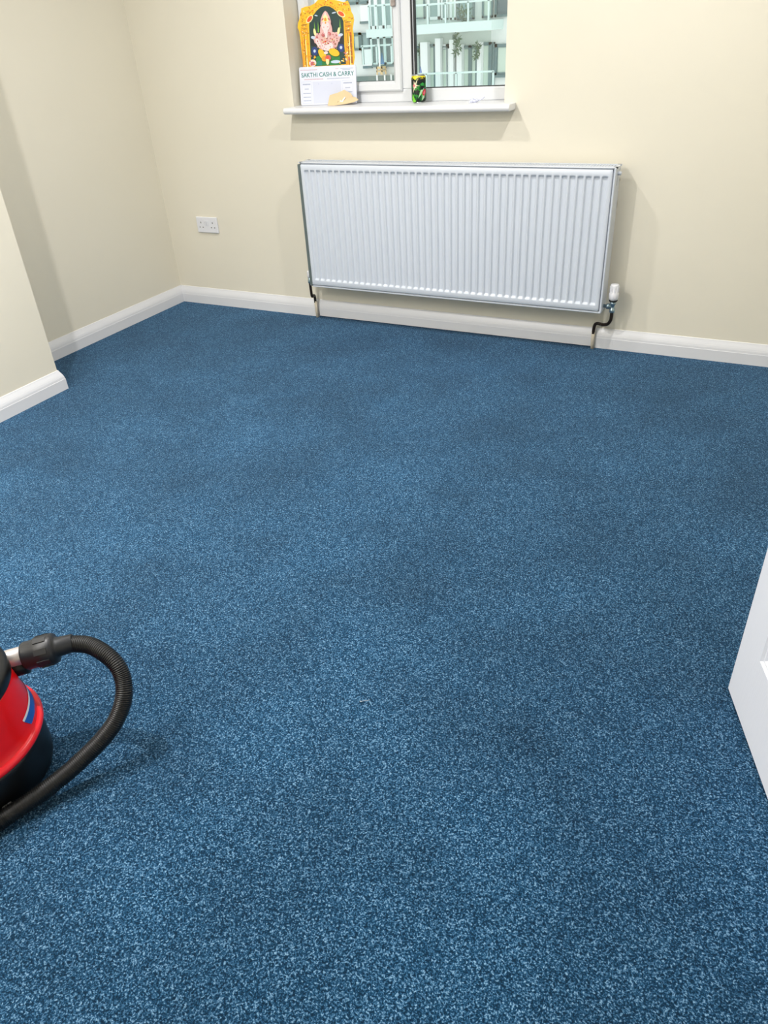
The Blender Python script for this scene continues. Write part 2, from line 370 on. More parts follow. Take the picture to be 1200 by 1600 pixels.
# ------------------------------------------------------------ wall socket
so = tag(empty('wall_socket', (.2905, 0, .455)), 'white double wall socket with two switches on the wall left of the radiator', 'socket')
b = MB(); b.box((.218, -.010, .412), (.363, 0, .497)); b.build('face_plate', M_PLASTIC, so, bevel=.004, seg=3)
for cx in (.283, .298):
    b = MB(); b.add([(cx-.0055,-.010,.452),(cx+.0055,-.010,.452),(cx+.0055,-.010,.476),(cx-.0055,-.010,.476),(cx-.0055,-.0115,.452),(cx+.0055,-.0115,.452),(cx+.0055,-.0145,.476),(cx-.0055,-.0145,.476)],
        [(0,3,2,1),(4,5,6,7),(0,1,5,4),(1,2,6,5),(2,3,7,6),(3,0,4,7)]); b.build('rocker_switch', M_PLASTIC, so)
for cx in (.250, .331):
    b = MB(); b.box((cx-.0022,-.0104,.462),(cx+.0022,-.0098,.471))
    for d in (-.0111, .0111): b.box((cx+d-.0035,-.0104,.4395),(cx+d+.0035,-.0098,.4440))
    b.build('pin_holes', M_SOCKHOLE, so)

# ------------------------------------------------------------ door, standing open at the right
D0 = Vector((3.283, -2.060)); dd = Vector((.334, -.943)).normalized(); dn = Vector((-dd.y*-1, dd.x*-1)) ; dn = Vector((-.943, -.334)).normalized()
def dfr(u, v, w): return (D0.x+dd.x*u+dn.x*w, D0.y+dd.y*u+dn.y*w, v)   # u along the leaf, v up, w out of the seen face
M_DOOR = bpy.data.materials.new('white_grained_door'); M_DOOR.use_nodes = True
nt = M_DOOR.node_tree; pb = nt.nodes['Principled BSDF']; pb.inputs['Base Color'].default_value = (*lin((226,229,238)), 1); pb.inputs['Roughness'].default_value = .4
tc = nt.nodes.new('ShaderNodeTexCoord'); mp = nt.nodes.new('ShaderNodeMapping'); mp.inputs['Scale'].default_value = (60, 60, 5)
n = nt.nodes.new('ShaderNodeTexNoise'); n.inputs['Scale'].default_value = 3; n.inputs['Detail'].default_value = 6; n.inputs['Distortion'].default_value = 1.2
bp = nt.nodes.new('ShaderNodeBump'); bp.inputs['Strength'].default_value = .25; bp.inputs['Distance'].default_value = .0012
for a_, b_ in ((tc.outputs['Object'], mp.inputs[0]), (mp.outputs[0], n.inputs['Vector']), (n.outputs['Fac'], bp.inputs['Height']), (bp.outputs['Normal'], pb.inputs['Normal'])): nt.links.new(a_, b_)
DW, DH = .762, 1.981
dr = struct(empty('door_1', (D0.x, D0.y, 0)))
b = MB(); fx = dfr
us = [0, .104, .331, .431, .658, DW]; vz_ = [.010, .196, .86, 1.06, DH-.11, DH]
# leaf: stiles and rails full thickness; panels set back and raised in the middle
for (u0, u1, v0, v1) in [(0,.104,.010,DH), (.658,DW,.010,DH), (.331,.431,.010,DH)] + [(ua, ub, va, vb) for ua, ub in ((.104,.331),(.431,.658)) for va, vb in ((.010,.196),(.86,1.06),(DH-.11,DH))]:
    b.prism([(u0,v0),(u1,v0),(u1,v1),(u0,v1)], -.036, 0, fx)
b.build('door_leaf', M_DOOR, dr)
for ua, ub in ((.104,.331),(.431,.658)):
    for va, vb in ((.196,.86),(1.06,DH-.11)):
        b = MB()
        def rg(i0, w0, i1, w1):
            A = [(ua+i0,va+i0),(ub-i0,va+i0),(ub-i0,vb-i0),(ua+i0,vb-i0)]; B_ = [(ua+i1,va+i1),(ub-i1,va+i1),(ub-i1,vb-i1),(ua+i1,vb-i1)]
            b.add([fx(u,v,w0) for u,v in A]+[fx(u,v,w1) for u,v in B_], [(k,(k+1)%4,(k+1)%4+4,k+4) for k in range(4)])
        rg(0, 0, .004, -.005); rg(.004, -.005, .008, -.005); rg(.008, -.005, .013, -.010); rg(.013, -.010, .030, -.010); rg(.030, -.010, .045, -.003)
        b.add([fx(u,v,-.003) for u,v in [(ua+.045,va+.045),(ub-.045,va+.045),(ub-.045,vb-.045),(ua+.045,vb-.045)]], [(0,1,2,3)])
        b.prism([(ua,va),(ub,va),(ub,vb),(ua,vb)], -.036, -.026, fx)
        b.build('door_panel', M_DOOR, dr)
hx, hy = D0.x+dd.x*(DW+.01), D0.y+dd.y*(DW+.01)
struct(MB().box((hx+.04, hy-.12, 0), (RX, hy, H)).build('wall_entrance', M_WALL))

# ------------------------------------------------------------ tub vacuum cleaner
VX, VY = 1.850, -2.950
vac = tag(empty('vacuum_cleaner', (VX, VY, 0)), 'red and black tub vacuum cleaner cut off by the left edge, black hose attached', 'vacuum cleaner')
c0 = (VX, VY, 0)
b = MB(); b.smooth = True
b.lathe([(.148,.004),(.156,.008),(.158,.020),(.1585,.060),(.158,.090),(.157,.108),(.150,.110)], c0, 96)
b.build('base', M_BLKPL, vac)
b = MB(); b.smooth = True
b.lathe([(.140,.108),(.163,.110),(.1635,.118),(.161,.123),(.157,.127),(.1535,.150),(.146,.195),(.139,.238),(.136,.246),(.126,.248)], c0, 96)
dm = b.build('drum', M_RED, vac)
b = MB(); b.smooth = True
b.lathe([(.160,.1085),(.1645,.1105),(.1668,.1150),(.1668,.1195),(.1640,.1245),(.158,.1275)], c0, 96)
q = b.build('drum_rim', M_REDRIM, vac)
b = MB(); b.smooth = True
b.lathe([(.126,.242),(.1400,.244),(.1425,.249),(.1425,.266),(.1400,.275),(.130,.283),(.114,.287),(.098,.290),(.094,.284),(.088,.284),(.085,.292),(.06,.310),(.03,.318),(.005,.320)], c0, 96)
b.build('lid', M_BLKPL, vac)
b = MB(); b.smooth = True
b.tube([(VX+.107*math.cos(a), VY+.107*math.sin(a), .289) for a in [2*math.pi*k/72 for k in range(73)]], .0028, 8)
b.build('lid_ring', M_GREYLINE, vac)  # thin grey ring round the top of the lid
# coloured label wrapped on the drum
def drum_r(z): return .1570+(z-.127)*(.139-.1570)/(.238-.127)+.0012
def wrap(mb, A, B_, nseg=16):               # A, B_: lower and upper edge ends as (deg, z)
    vs_ = []
    for k in range(nseg+1):
        t = k/nseg
        for P_, Q_ in ((A[0], A[1]), (B_[0], B_[1])):
            an = math.radians(P_[0]+(Q_[0]-P_[0])*t); z = P_[1]+(Q_[1]-P_[1])*t; r = drum_r(z)
            vs_.append((VX+r*math.cos(an), VY+r*math.sin(an), z))
    mb.add(vs_, [(2*k, 2*k+2, 2*k+3, 2*k+1) for k in range(nseg)])
b = MB(); b.smooth = True
wrap(b, ((26,.160),(84,.165)), ((25.3,.166),(84,.172))); b.cur = 1
wrap(b, ((31,.1385),(84,.141)), ((26,.160),(84,.165))); b.cur = 2
wrap(b, ((44,.137),(84,.138)), ((44,.1418),(84,.144)))
q = b.build('label_sticker', [M_WHITE, M_BLUE, M_STRED], vac); q['label'] = 'blue and white sticker'
# inlet, coupling and hose
HP = [(1.8895,-2.7995,.225),(1.9319,-2.7763,.230),(1.9617,-2.7414,.235),(1.9814,-2.7200,.235),(2.0170,-2.7056,.232),(2.0547,-2.7038,.222),(2.0843,-2.7059,.205),(2.1038,-2.7139,.180),(2.1169,-2.7307,.155),(2.1194,-2.7499,.130),(2.1167,-2.7790,.105),(2.1041,-2.8139,.082),(2.0899,-2.8461,.066),(2.0731,-2.8843,.050),(2.0566,-2.9230,.040),(2.0400,-2.9600,.032),(2.0230,-2.9960,.027),(2.0130,-3.0171,.0235),(2.0000,-3.0600,.0215),(1.9800,-3.1200,.0205),(1.93,-3.19,.0200),(1.84,-3.24,.0200)]
HP = [Vector(p) for p in HP]
i0 = HP[0]; ax = (HP[2]-Vector((VX+.075, VY+.085, .222))).normalized()
ax = (HP[3]-HP[0]); ax.z = .012; ax.normalize(); i0 = i0+ax*.010
b = MB(); b.smooth = True
b.lathe([(.018,-.050),(.0205,-.045),(.0205,.014),(.018,.016)], i0+Vector((0,0,.004)), 32, ax); b.build('inlet', M_METAL, vac)
b = MB(); b.smooth = True
b.lathe([(.016,-.045),(.0225,-.042),(.0225,.012),(.016,.014)], i0-Vector((0,0,.020)), 32, ax); b.build('inlet_socket', M_BLKPL, vac)
b = MB(); b.smooth = True
b.lathe([(.020,.010),(.0290,.012),(.0310,.016),(.0310,.036),(.0335,.039),(.0340,.074),(.0315,.079),(.0240,.081),(.0225,.083),(.0215,.085),(.0195,.116),(.0170,.118)], i0, 48, ax)
b.smooth = False
e1 = ax.orthogonal().normalized(); e2 = ax.cross(e1)
for k in range(8):
    a = 2*math.pi*k/8+.3; d_ = e1*math.cos(a)+e2*math.sin(a); t_ = ax.cross(d_)
    c_ = i0+ax*.043+d_*.0325
    vs_ = [c_+ax*x_+t_*y_+d_*z_ for z_ in (0,.0028) for x_, y_ in ((0,-.006),(.026,-.006),(.026,.006),(0,.006))]
    b.add(vs_, [(0,3,2,1),(4,5,6,7),(0,1,5,4),(1,2,6,5),(2,3,7,6),(3,0,4,7)])
b.build('coupling', M_COLLAR, vac)
st = i0+ax*.098
path = resample(spline([st-ax*.02, st]+HP[3:], 40), .00105)
b = MB(); b.smooth = True
b.tube(path, lambda i: (.0190-.0024*(.5+.5*math.cos(2*math.pi*i/4))) - (.0022 if i < 24 else 0), 28)
b.build('hose', M_HOSE, vac)
# castor just showing under the rim
for an in (100, 220, 345):
    a = math.radians(an); b = MB(); b.smooth = True; b.lathe([(.012,-.011),(.019,-.009),(.019,.009),(.012,.011)], (VX+.148*math.cos(a), VY+.148*math.sin(a), .019), 24, Vector((-math.sin(a), math.cos(a), 0))); b.build('castor', M_BLKPL, vac)

# ------------------------------------------------------------ calendar card with devotional picture on the sill
CA = Vector((.962, .048, SZ)); CB = Vector((1.253, .082, SZ)); cu = (CB-CA).normalized(); CWID = (CB-CA).length
cn = Vector((cu.y, -cu.x, 0)); lean = math.radians(6); cv = (Vector((0,0,1))*math.cos(lean) - cn*math.sin(lean)); cw = cu.cross(cv)
if cw.dot(cn) < 0: cw = -cw
def cf(u, v, w): return CA+cu*u+cv*v+cw*w
cal = tag(empty('calendar', tuple(CA)), 'shop calendar card with yellow arched picture of a seated figure above a white board', 'calendar')
C_ = lambda n_, rgb: mat('print_'+n_, rgb, .45)
YEL, GOLD, ORG, BRN = C_('yellow',(240,184,20)), C_('gold',(222,148,16)), C_('orange_red',(222,78,22)), C_('brown',(150,90,14))
DGR, GRN, LGR, NAVY = C_('dark_green',(8,52,48)), C_('green',(26,118,52)), C_('light_green',(110,170,50)), C_('navy',(22,50,120))
PNK, LPK, ROSE, CRM = C_('pink',(218,172,168)), C_('pale_pink',(236,210,208)), C_('rose',(190,96,96)), C_('cream',(250,228,160))
TEAL, BLKP, LBL = C_('teal',(10,120,104)), C_('black',(14,20,26)), C_('light_blue',(190,205,225))
PM = [YEL, GOLD, ORG, BRN, DGR, GRN, LGR, NAVY, PNK, LPK, ROSE, CRM, TEAL, BLKP, LBL]
IX = {m_: i for i, m_ in enumerate(PM)}
def ic(x, y): return ((x-110)/945*.290, .160+(1130-y)*(.262/1130))
def ell(cx, cy, rx, ry, rot=0, n=20):
    r_ = math.radians(rot); return [(cx+rx*math.cos(t)*math.cos(r_)-ry*math.sin(t)*math.sin(r_), cy+rx*math.cos(t)*math.sin(r_)+ry*math.sin(t)*math.cos(r_)) for t in [2*math.pi*k/n for k in range(n)]]
LAY = [.0006]
def lay(mb, pts, m_, h=None):
    LAY[0] += .00003; mb.cur = IX[m_]; w = .0022+(h if h is not None else LAY[0]); mb.prism([ic(*p_) for p_ in pts], .002, w, cf)
# die-cut card
outl = [(185,1150),(172,1000),(160,800),(150,600),(140,500),(118,440),(130,360),(160,290),(170,220),(190,180),(195,120),(270,95),(340,90),(430,50),(480,0),(540,-30),(590,-42),(650,-20),(700,10),(780,30),(860,60),(900,70),(960,50),(985,110),(1000,170),(1010,230),(1040,290),(1052,370),(1040,440),(1025,520),(1040,620),(1035,800),(1045,1000),(1030,1080),(1020,1150)]
b = MB(); b.cur = 0
b.prism([ic(*p_) for p_ in outl], 0, .0022, cf)
random.seed(3)
for (xa, xb) in ((165,300),(890,1030)):                                  # carved pillars
    lay(b, [(xa+8,1130),(xa+8,430),(xa+28,430),(xa+40,1130)], GOLD, .0008); lay(b, [(xa+55,1130),(xa+48,560),(xa+58,560),(xa+72,1130)], BRN, .0010)
    lay(b, [(xb-30,1130),(xb-30,450),(xb-16,450),(xb-12,1130)], GOLD, .0010); lay(b, [(xb-58,1130),(xb-66,640),(xb-56,640),(xb-44,1130)], CRM, .0011)
    for k in range(6): lay(b, ell(xa+65, 400+k*34, 52-k*3, 9), GOLD if k % 2 else BRN, .0012)
lay(b, [(985,1100),(975,620),(992,560),(1004,620),(1012,1100)], BRN, .0012)
for k in range(60):                                                       # carved texture of the arch
    t = random.uniform(.05, .95)*math.pi; r1 = random.uniform(1.12, 1.38)
    ex_, ey_ = 600-430*math.cos(t)*r1*.95, 420-330*math.sin(t)*r1
    if not (165 < ex_ < 1010 and ey_ > 60+abs(ex_-590)*.22): continue
    lay(b, ell(ex_, ey_, random.uniform(8,26), random.uniform(5,10), random.uniform(0,180), 8), random.choice([GOLD, GOLD, BRN, ORG, CRM, YEL]), .0013)
def inside(P_, x, y):
    r_ = False
    for (xa_, ya_), (xb_, yb_) in zip(P_, P_[1:]+P_[:1]):
        if (ya_ > y) != (yb_ > y) and x < (xb_-xa_)*(y-ya_)/(yb_-ya_)+xa_: r_ = not r_
    return r_
ARCH = [(300,1130),(297,760),(300,420),(315,320),(390,225),(445,160),(515,108),(590,92),(665,106),(730,148),(782,200),(862,290),(892,380),(898,600),(894,760),(914,1130)]
k = 0
while k < 190:
    x_, y_ = random.uniform(130, 1045), random.uniform(-20, 1110)
    if inside(outl, x_, y_) and all(inside(outl, x_+dx_, y_+dy_) for dx_, dy_ in ((-24,0),(24,0),(0,-24),(0,24))) and not inside(ARCH, x_, y_):
        k += 1; lay(b, ell(x_, y_, random.uniform(6,20), random.uniform(4,8), random.uniform(0,180), 8), random.choice([GOLD, GOLD, BRN, ORG, CRM, YEL, GOLD]), .0013+k*.000002)
b.build('picture_card', PM, cal)
b = MB(); LAY[0] = .0012
arch = [(315,1120),(312,760),(315,420),(330,330),(400,240),(455,175),(520,125),(590,108),(660,122),(720,160),(770,210),(850,300),(880,380),(884,600),(880,760),(900,1110)]
lay(b, arch, DGR, .0014)
lay(b, [(330,520),(330,360),(420,290),(490,300),(480,380),(440,520)], GRN); lay(b, [(700,300),(760,260),(830,330),(850,420),(830,510),(760,480),(710,420)], GRN)
lay(b, [(735,330),(790,330),(800,420),(820,500),(770,470)], LGR); lay(b, [(360,370),(440,330),(450,440),(380,450)], GRN)
for x_ in (352, 405, 465): lay(b, [(x_-12,540),(x_,350),(x_+12,540)], LGR)
for x_ in (825,): lay(b, [(x_-12,500),(x_,330),(x_+12,500)], LGR)
for cx_, r_ in ((330,28),(850,-28)):
    lay(b, ell(cx_, 310 if cx_ < 500 else 262, 78, 42, -52 if cx_ < 500 else 40), CRM, .0022); lay(b, ell(cx_, 308 if cx_ < 500 else 258, 60, 30, -52 if cx_ < 500 else 40), ORG, .0025)
lay(b, ell(440,258,28,10,15), LBL); lay(b, ell(735,232,38,10,-10), LBL)
lay(b, [(480,560),(480,380),(498,370),(505,560)], BLKP); lay(b, [(680,560),(672,370),(700,350),(712,520)], BLKP)
lay(b, [(330,760),(330,620),(430,640),(430,790)], BLKP); lay(b, [(780,760),(800,640),(882,600),(880,770)], BLKP)
lay(b, ell(385,860,50,75), NAVY); lay(b, ell(385,858,20,28), LBL); lay(b, ell(830,830,50,70), NAVY); lay(b, ell(828,822,22,28), LBL)
lay(b, [(400,1120),(405,960),(600,900),(800,940),(810,1120)], GRN); lay(b, [(410,1118),(430,1030),(500,1030),(500,1118)], TEAL); lay(b, ell(730,1062,80,28), LBL)
lay(b, ell(345,1065,60,62), LPK, .0030); lay(b, ell(345,1075,38,34), ROSE, .0033)
for k in range(26): lay(b, ell(random.choice([random.uniform(290,400), random.uniform(800,960)]), random.uniform(900,1100), 16, 12, random.uniform(0,90), 8), random.choice([CRM, YEL, PNK, GOLD, ROSE]), .0030+k*.00002)
b.build('niche_picture', PM, cal)
b = MB(); LAY[0] = .0024
lay(b, [(372,650),(395,600),(440,575),(470,560),(560,530),(640,530),(730,560),(775,575),(820,600),(830,650),(790,720),(765,800),(700,850),(520,850),(460,810),(415,730)], PNK)
lay(b, ell(425,640,34,88,12), PNK); lay(b, ell(430,650,14,60,12), ROSE); lay(b, ell(775,640,34,88,-12), PNK); lay(b, ell(772,655,14,60,-12), ROSE); lay(b, ell(405,535,20,62,-8), CRM); lay(b, ell(800,540,20,60,10), CRM)
lay(b, ell(372,625,36,26,20), LBL); lay(b, ell(828,610,40,26,-10), LBL); lay(b, ell(455,720,34,84,-20), LPK); lay(b, ell(745,710,42,95,18), PNK)
lay(b, [(505,420),(515,320),(545,250),(580,200),(598,192),(625,215),(660,290),(680,370),(675,430)], PNK); lay(b, [(535,330),(590,215),(645,330),(640,370),(540,370)], CRM); lay(b, ell(545,330,26,12,-50), ROSE); lay(b, ell(650,335,26,12,50), ROSE); lay(b, ell(590,340,20,36), GOLD); lay(b, ell(592,245,14,28), LPK)
lay(b, ell(530,500,34,110,6), PNK); lay(b, ell(660,495,34,110,-6), PNK)
lay(b, ell(592,450,66,84), LPK, .0052); lay(b, [(560,480),(556,540),(575,600),(592,660),(612,640),(620,580),(630,480)], LPK, .0056)
lay(b, ell(562,462,10,6), ROSE, .0059); lay(b, ell(628,462,10,6), ROSE, .0059); lay(b, ell(595,392,12,16), GOLD, .0059)
lay(b, ell(545,585,24,34,20), ROSE, .0057); lay(b, ell(650,580,24,30,-20), ROSE, .0057)
lay(b, ell(605,790,100,80), LPK, .0050)
for k in range(9): t = math.pi*(.1+.8*k/8); lay(b, ell(605-92*math.cos(t), 640+100*math.sin(t), 11, 8, 0, 8), [ROSE, CRM, ORG][k % 3], .0062)
for k in range(6): lay(b, ell(600+random.uniform(-40,40), random.uniform(690,760), 13, 9, 0, 8), random.choice([ROSE, CRM, ORG]), .0062)
for k in range(70): lay(b, ell(random.uniform(440,770), random.uniform(560,840), 9, 6, random.uniform(0,90), 6), random.choice([ROSE, PNK, BRN, LPK, CRM, ROSE]), .0060)
lay(b, ell(520,930,50,110,-28), YEL, .0058); lay(b, ell(715,900,95,60,-32+64), YEL, .0058); lay(b, ell(550,1000,45,50), GOLD, .0060)
lay(b, ell(612,990,48,52), ROSE, .0062); lay(b, ell(600,1050,26,60), CRM, .0064); lay(b, ell(605,985,26,26), ORG, .0066); lay(b, ell(580,900,34,26), LPK, .0064)
b.build('seated_figure', PM, cal)
# white board with the shop name
BW, BH = CWID, .160
def rrect(x0, y0, x1, y1, r, n=5):
    o_ = []
    for cx_, cy_, a0 in ((x1-r,y1-r,0),(x0+r,y1-r,90),(x0+r,y0+r,180),(x1-r,y0+r,270)):
        for k in range(n+1): a = math.radians(a0+90*k/n); o_.append((cx_+r*math.cos(a), cy_+r*math.sin(a)))
    return o_
M_CARD = mat('white_calendar_card', (216,220,234), .4); M_TEALT = mat('teal_print', (16,118,112), .5); M_GREYP = mat('grey_blue_print', (150,160,185), .5); M_REDP = mat('faded_red_print', (190,130,140), .5); M_FIELD = mat('pale_lilac_card', (204,209,226), .45)
b = MB(); b.prism(rrect(0, 0, BW, BH, .007), .0030, .0095, cf); bd = b.build('name_board', M_CARD, cal, bevel=.0006)
def text_mesh(s, w, h, name, m_, fr, parent):
    cu_ = bpy.data.curves.new(name, 'FONT'); cu_.body = s; cu_.size = 1; cu_.extrude = .012; cu_.offset = .010; cu_.space_character = 1.02
    to = bpy.data.objects.new(name, cu_); col.objects.link(to); dg = bpy.context.evaluated_depsgraph_get(); dg.update()
    me = bpy.data.meshes.new_from_object(to.evaluated_get(dg)); bpy.data.objects.remove(to)
    xs_ = [v.co.x for v in me.vertices]; ys_ = [v.co.y for v in me.vertices]; x0, x1, y0, y1 = min(xs_), max(xs_), min(ys_), max(ys_)
    off = Vector((0,0,0)); q_ = parent
    while q_: off += q_.location; q_ = q_.parent
    for v in me.vertices:
        v.co = Vector(fr((v.co.x-x0)/(x1-x0)*w, (v.co.y-y0)/(y1-y0)*h, .0002 if v.co.z > 0 else 0)) - off
    me.materials.clear(); me.materials.append(m_)
    o = bpy.data.objects.new(name, me); col.objects.link(o); o.parent = parent; o.location = (0,0,0)
    return o
text_mesh('SAKTHI CASH & CARRY', .272, .0185, 'lettering', M_TEALT, lambda u, v, w: cf(.011+u, .117+v, .0096+w), cal)
b = MB()
def dash(x0, x1, y, hh, m_i, seed):
    rd = random.Random(seed); x = x0; b.cur = m_i
    while x < x1:
        w = rd.uniform(.0015, .0032); b.prism([(x,y),(min(x+w,x1),y),(min(x+w,x1),y+hh),(x,y+hh)], .0095, .0097, cf); x += w+.0009
dash(.025,.125,.1065,.0028,1,1); dash(.145,.262,.1065,.0028,0,2)
dash(.006,.095,.146,.0022,1,3); dash(.215,.280,.146,.0025,0,4); dash(.225,.265,.141,.0022,0,5); dash(.19,.205,.146,.0022,1,6)
b.cur = 2; b.prism([(.068,.006),(.215,.006),(.215,.098),(.068,.098)], .0095, .00965, cf)
for x0, x1 in ((.010,.060),(.222,.276)):
    b.cur = 3
    for (a, c) in ((x0, .008), (x0, .098)): b.prism([(x0,c),(x1,c),(x1,c+.0010),(x0,c+.0010)], .0095, .0097, cf)
    for a in (x0, x1): b.prism([(a,.008),(a+.0008,.008),(a+.0008,.099),(a,.099)], .0095, .0097, cf)
    for k, y in enumerate((.085,.066,.048,.032,.017)): dash(x0+(.006 if k != 1 else .015), x1-(.004 if k != 1 else .014), y, .0040 if k else .0055, 0, 10+k)
for x in (.098,.166): b.cur = 3; b.prism([(x,.086),(x+.003,.084),(x+.003,.090),(x+.001,.091)], .0095, .0099, cf)
b.build('small_print', [M_GREYP, M_REDP, M_FIELD, mat('pale_rule_print', (176,186,212), .5)], cal)

# torn piece of brown card in front of it
def at_z(px, py, z): return at(px, py, 2, z)
M_KRAFT = mat('brown_card', (214,190,150), .8)
tr = tag(empty('torn_card', (1.19, .035, SZ)), 'small torn piece of brown card leaning on the bottom right of the calendar', 'card scrap')
e0 = Vector((1.135,.001,SZ+.001)); e1_ = Vector((1.284,.030,SZ+.001)); eu = (e1_-e0); 
outl2 = [(0,0,0),(.25,.0,-.010),(.60,.004,-.006),(.86,.010,.0),(1.0,.018,.012),(.88,.030,.020),(.80,.030,.026),(.70,.046,.034),(.50,.060,.036),(.30,.050,.030),(.05,.042,.020)]
nn = Vector((eu.y, -eu.x, 0)).normalized()
P3 = [e0+eu*u+Vector((0,0,v))-nn*w for u, v, w in outl2]; ctr = e0+eu*.5+Vector((0,0,.030))-nn*.006
b = MB(); n_ = len(P3); th = -nn*.003
b.add(P3+[ctr]+[p_+th for p_ in P3]+[ctr+th], [(i, (i+1) % n_, n_) for i in range(n_)]+[(n_+1+(i+1) % n_, n_+1+i, 2*n_+1) for i in range(n_)]+[(i, i+n_+1, (i+1) % n_+n_+1, (i+1) % n_) for i in range(n_)])
b.build('card_piece', M_KRAFT, tr)
def ep(u, v, w): return e0+eu*u+Vector((0,0,v))+nn*w
b = MB(); b.prism([(.42,.010),(.46,.006),(.60,.030),(.585,.034),(.47,.016),(.435,.022)], -.004, .0022, lambda u, v, w: ep(u, v, w)); q = b.build('white_mark', M_WHITE, tr); q['label'] = 'white tick shaped mark'
b = MB(); b.prism(ell(.36,.012,.028,.0035,0,12), -.004, .0024, ep); q = b.build('hole', M_SOCKHOLE, tr)

# ------------------------------------------------------------ drinks can
KX, KY, KR = 1.581, .070, .0335
can = tag(empty('drinks_can', (KX, KY, SZ)), 'green drinks can with yellow top band standing on the sill in front of the mullion', 'can')
M_CANG = bpy.data.materials.new('can_green_black_print'); M_CANG.use_nodes = True; nt = M_CANG.node_tree; pb = nt.nodes['Principled BSDF']
tc = nt.nodes.new('ShaderNodeTexCoord'); n = nt.nodes.new('ShaderNodeTexNoise'); n.inputs['Scale'].default_value = 34; n.inputs['Detail'].default_value = 2; n.inputs['Distortion'].default_value = .8
r = nt.nodes.new('ShaderNodeValToRGB'); e = r.color_ramp.elements; e[0].position = .44; e[0].color = (*lin((6,26,18)), 1); e[1].position = .66; e[1].color = (*lin((60,170,50)), 1); q = e.new(.55); q.color = (*lin((14,84,40)), 1)
for a_, b_ in ((tc.outputs['Object'], n.inputs['Vector']), (n.outputs['Fac'], r.inputs['Fac']), (r.outputs['Color'], pb.inputs['Base Color'])): nt.links.new(a_, b_)
pb.inputs['Roughness'].default_value = .3; pb.inputs['Metallic'].default_value = .25
M_ALU = mat('brushed_aluminium', (200,205,205), .3, metal=.9)
b = MB(); b.smooth = True
b.lathe([(.026,.004),(.0300,.0085),(KR,.013),(KR,.098),(.0310,.1035),(.0285,.1075)], (KX,KY,SZ), 48); b.build('can_body', M_CANG, can)
b = MB(); b.smooth = True; b.lathe([(.022,.004),(.0235,0),(.0262,.0005),(.0270,.004)], (KX,KY,SZ), 48)
b.build('bottom_rim', M_ALU, can)
b = MB(); b.smooth = True; b.lathe([(.0285,.107),(.0290,.1105),(.0290,.1120),(.0275,.1122),(.0262,.1085),(.001,.1085)], (KX,KY,SZ), 48)
b.build('can_lid', M_ALU, can)
va = math.atan2(CAM.y-KY, CAM.x-KX)
def cyl(u, v, w):                           # u metres round the can (right positive), v height
    z = v; r_ = KR if z < .098 else KR-(z-.098)*.45
    a = va+u/KR; return (KX+(r_+w)*math.cos(a), KY+(r_+w)*math.sin(a), SZ+z)
def cyl_patch(mb, pts, n_=6, w=.0004):
    # fan with subdivided rings so that it hugs the curve
    cx_ = sum(p_[0] for p_ in pts)/len(pts); cy_ = sum(p_[1] for p_ in pts)/len(pts); L_ = len(pts); vs_ = []
    for k in range(1, n_+1):
        for p_ in pts: vs_.append(cyl(cx_+(p_[0]-cx_)*k/n_, cy_+(p_[1]-cy_)*k/n_, w))
    vs_.append(cyl(cx_, cy_, w)); c_ = len(vs_)-1
    fs = [(c_, i, (i+1) % L_) for i in range(L_)]
    for k in range(n_-1): fs += [(k*L_+i, (k+1)*L_+i, (k+1)*L_+(i+1) % L_, k*L_+(i+1) % L_) for i in range(L_)]
    mb.add(vs_, fs)
b = MB(); b.smooth = True
MC = [mat('can_yellow', (232,214,30), .35), mat('can_cream', (226,214,180), .4), mat('can_pink', (220,120,130), .4), mat('can_red', (200,40,60), .4), mat('can_lime', (120,200,50), .35), mat('can_pale_green', (170,205,165), .4), mat('can_leaf_green', (40,150,60), .35), mat('can_black', (8,18,16), .35)]
def scr(x, y): return ((x-515)/340*2*KR*1.05, (1040-y)/650*.112)     # can drawing, read off the label
# yellow band all round the shoulder with drips
b.cur = 0; vs_ = []; nb = 48
for k in range(nb+1):
    u = 2*math.pi*KR*k/nb; dr_ = .006*abs(math.sin(k*.9))+.003*math.sin(k*2.3)
    vs_ += [cyl(u, .0995-dr_, .0005), cyl(u, .1065, .0006)]
b.add(vs_, [(2*k, 2*k+2, 2*k+3, 2*k+1) for k in range(nb)])
cyl_patch(b, [scr(*p_) for p_ in [(390,400),(520,400),(490,470),(440,500),(400,470)]])
b.cur = 7; cyl_patch(b, [scr(*p_) for p_ in [(345,440),(400,480),(420,560),(360,600),(345,560)]]); cyl_patch(b, [scr(*p_) for p_ in [(500,450),(560,440),(650,470),(660,560),(560,560),(510,620),(480,520)]]); cyl_patch(b, [scr(*p_) for p_ in [(400,760),(480,700),(540,760),(500,860),(430,840)]]); cyl_patch(b, [scr(*p_) for p_ in [(610,960),(665,880),(670,1000),(600,1010)]])
b.cur = 6; cyl_patch(b, [scr(*p_) for p_ in [(545,600),(600,570),(645,590),(630,650),(570,640)]]); b.cur = 4; cyl_patch(b, [scr(*p_) for p_ in [(350,820),(380,860),(420,950),(450,990),(420,1010),(350,1015)]])
b.cur = 1; cyl_patch(b, [scr(*p_) for p_ in [(370,640),(400,600),(405,520),(430,590),(495,480),(460,610),(540,640),(460,650),(465,690),(430,690),(375,800),(400,690)]], 6, .0008)
b.cur = 2; cyl_patch(b, [scr(*p_) for p_ in [(375,620),(410,600),(445,620),(420,660),(380,660)]], 4, .0012)
b.cur = 5; cyl_patch(b, [scr(*p_) for p_ in [(500,920),(530,820),(560,740),(650,690),(600,770),(560,840)]], 6, .0008); cyl_patch(b, [scr(*p_) for p_ in [(570,990),(590,900),(600,840),(660,850),(640,920)]], 6, .0009)
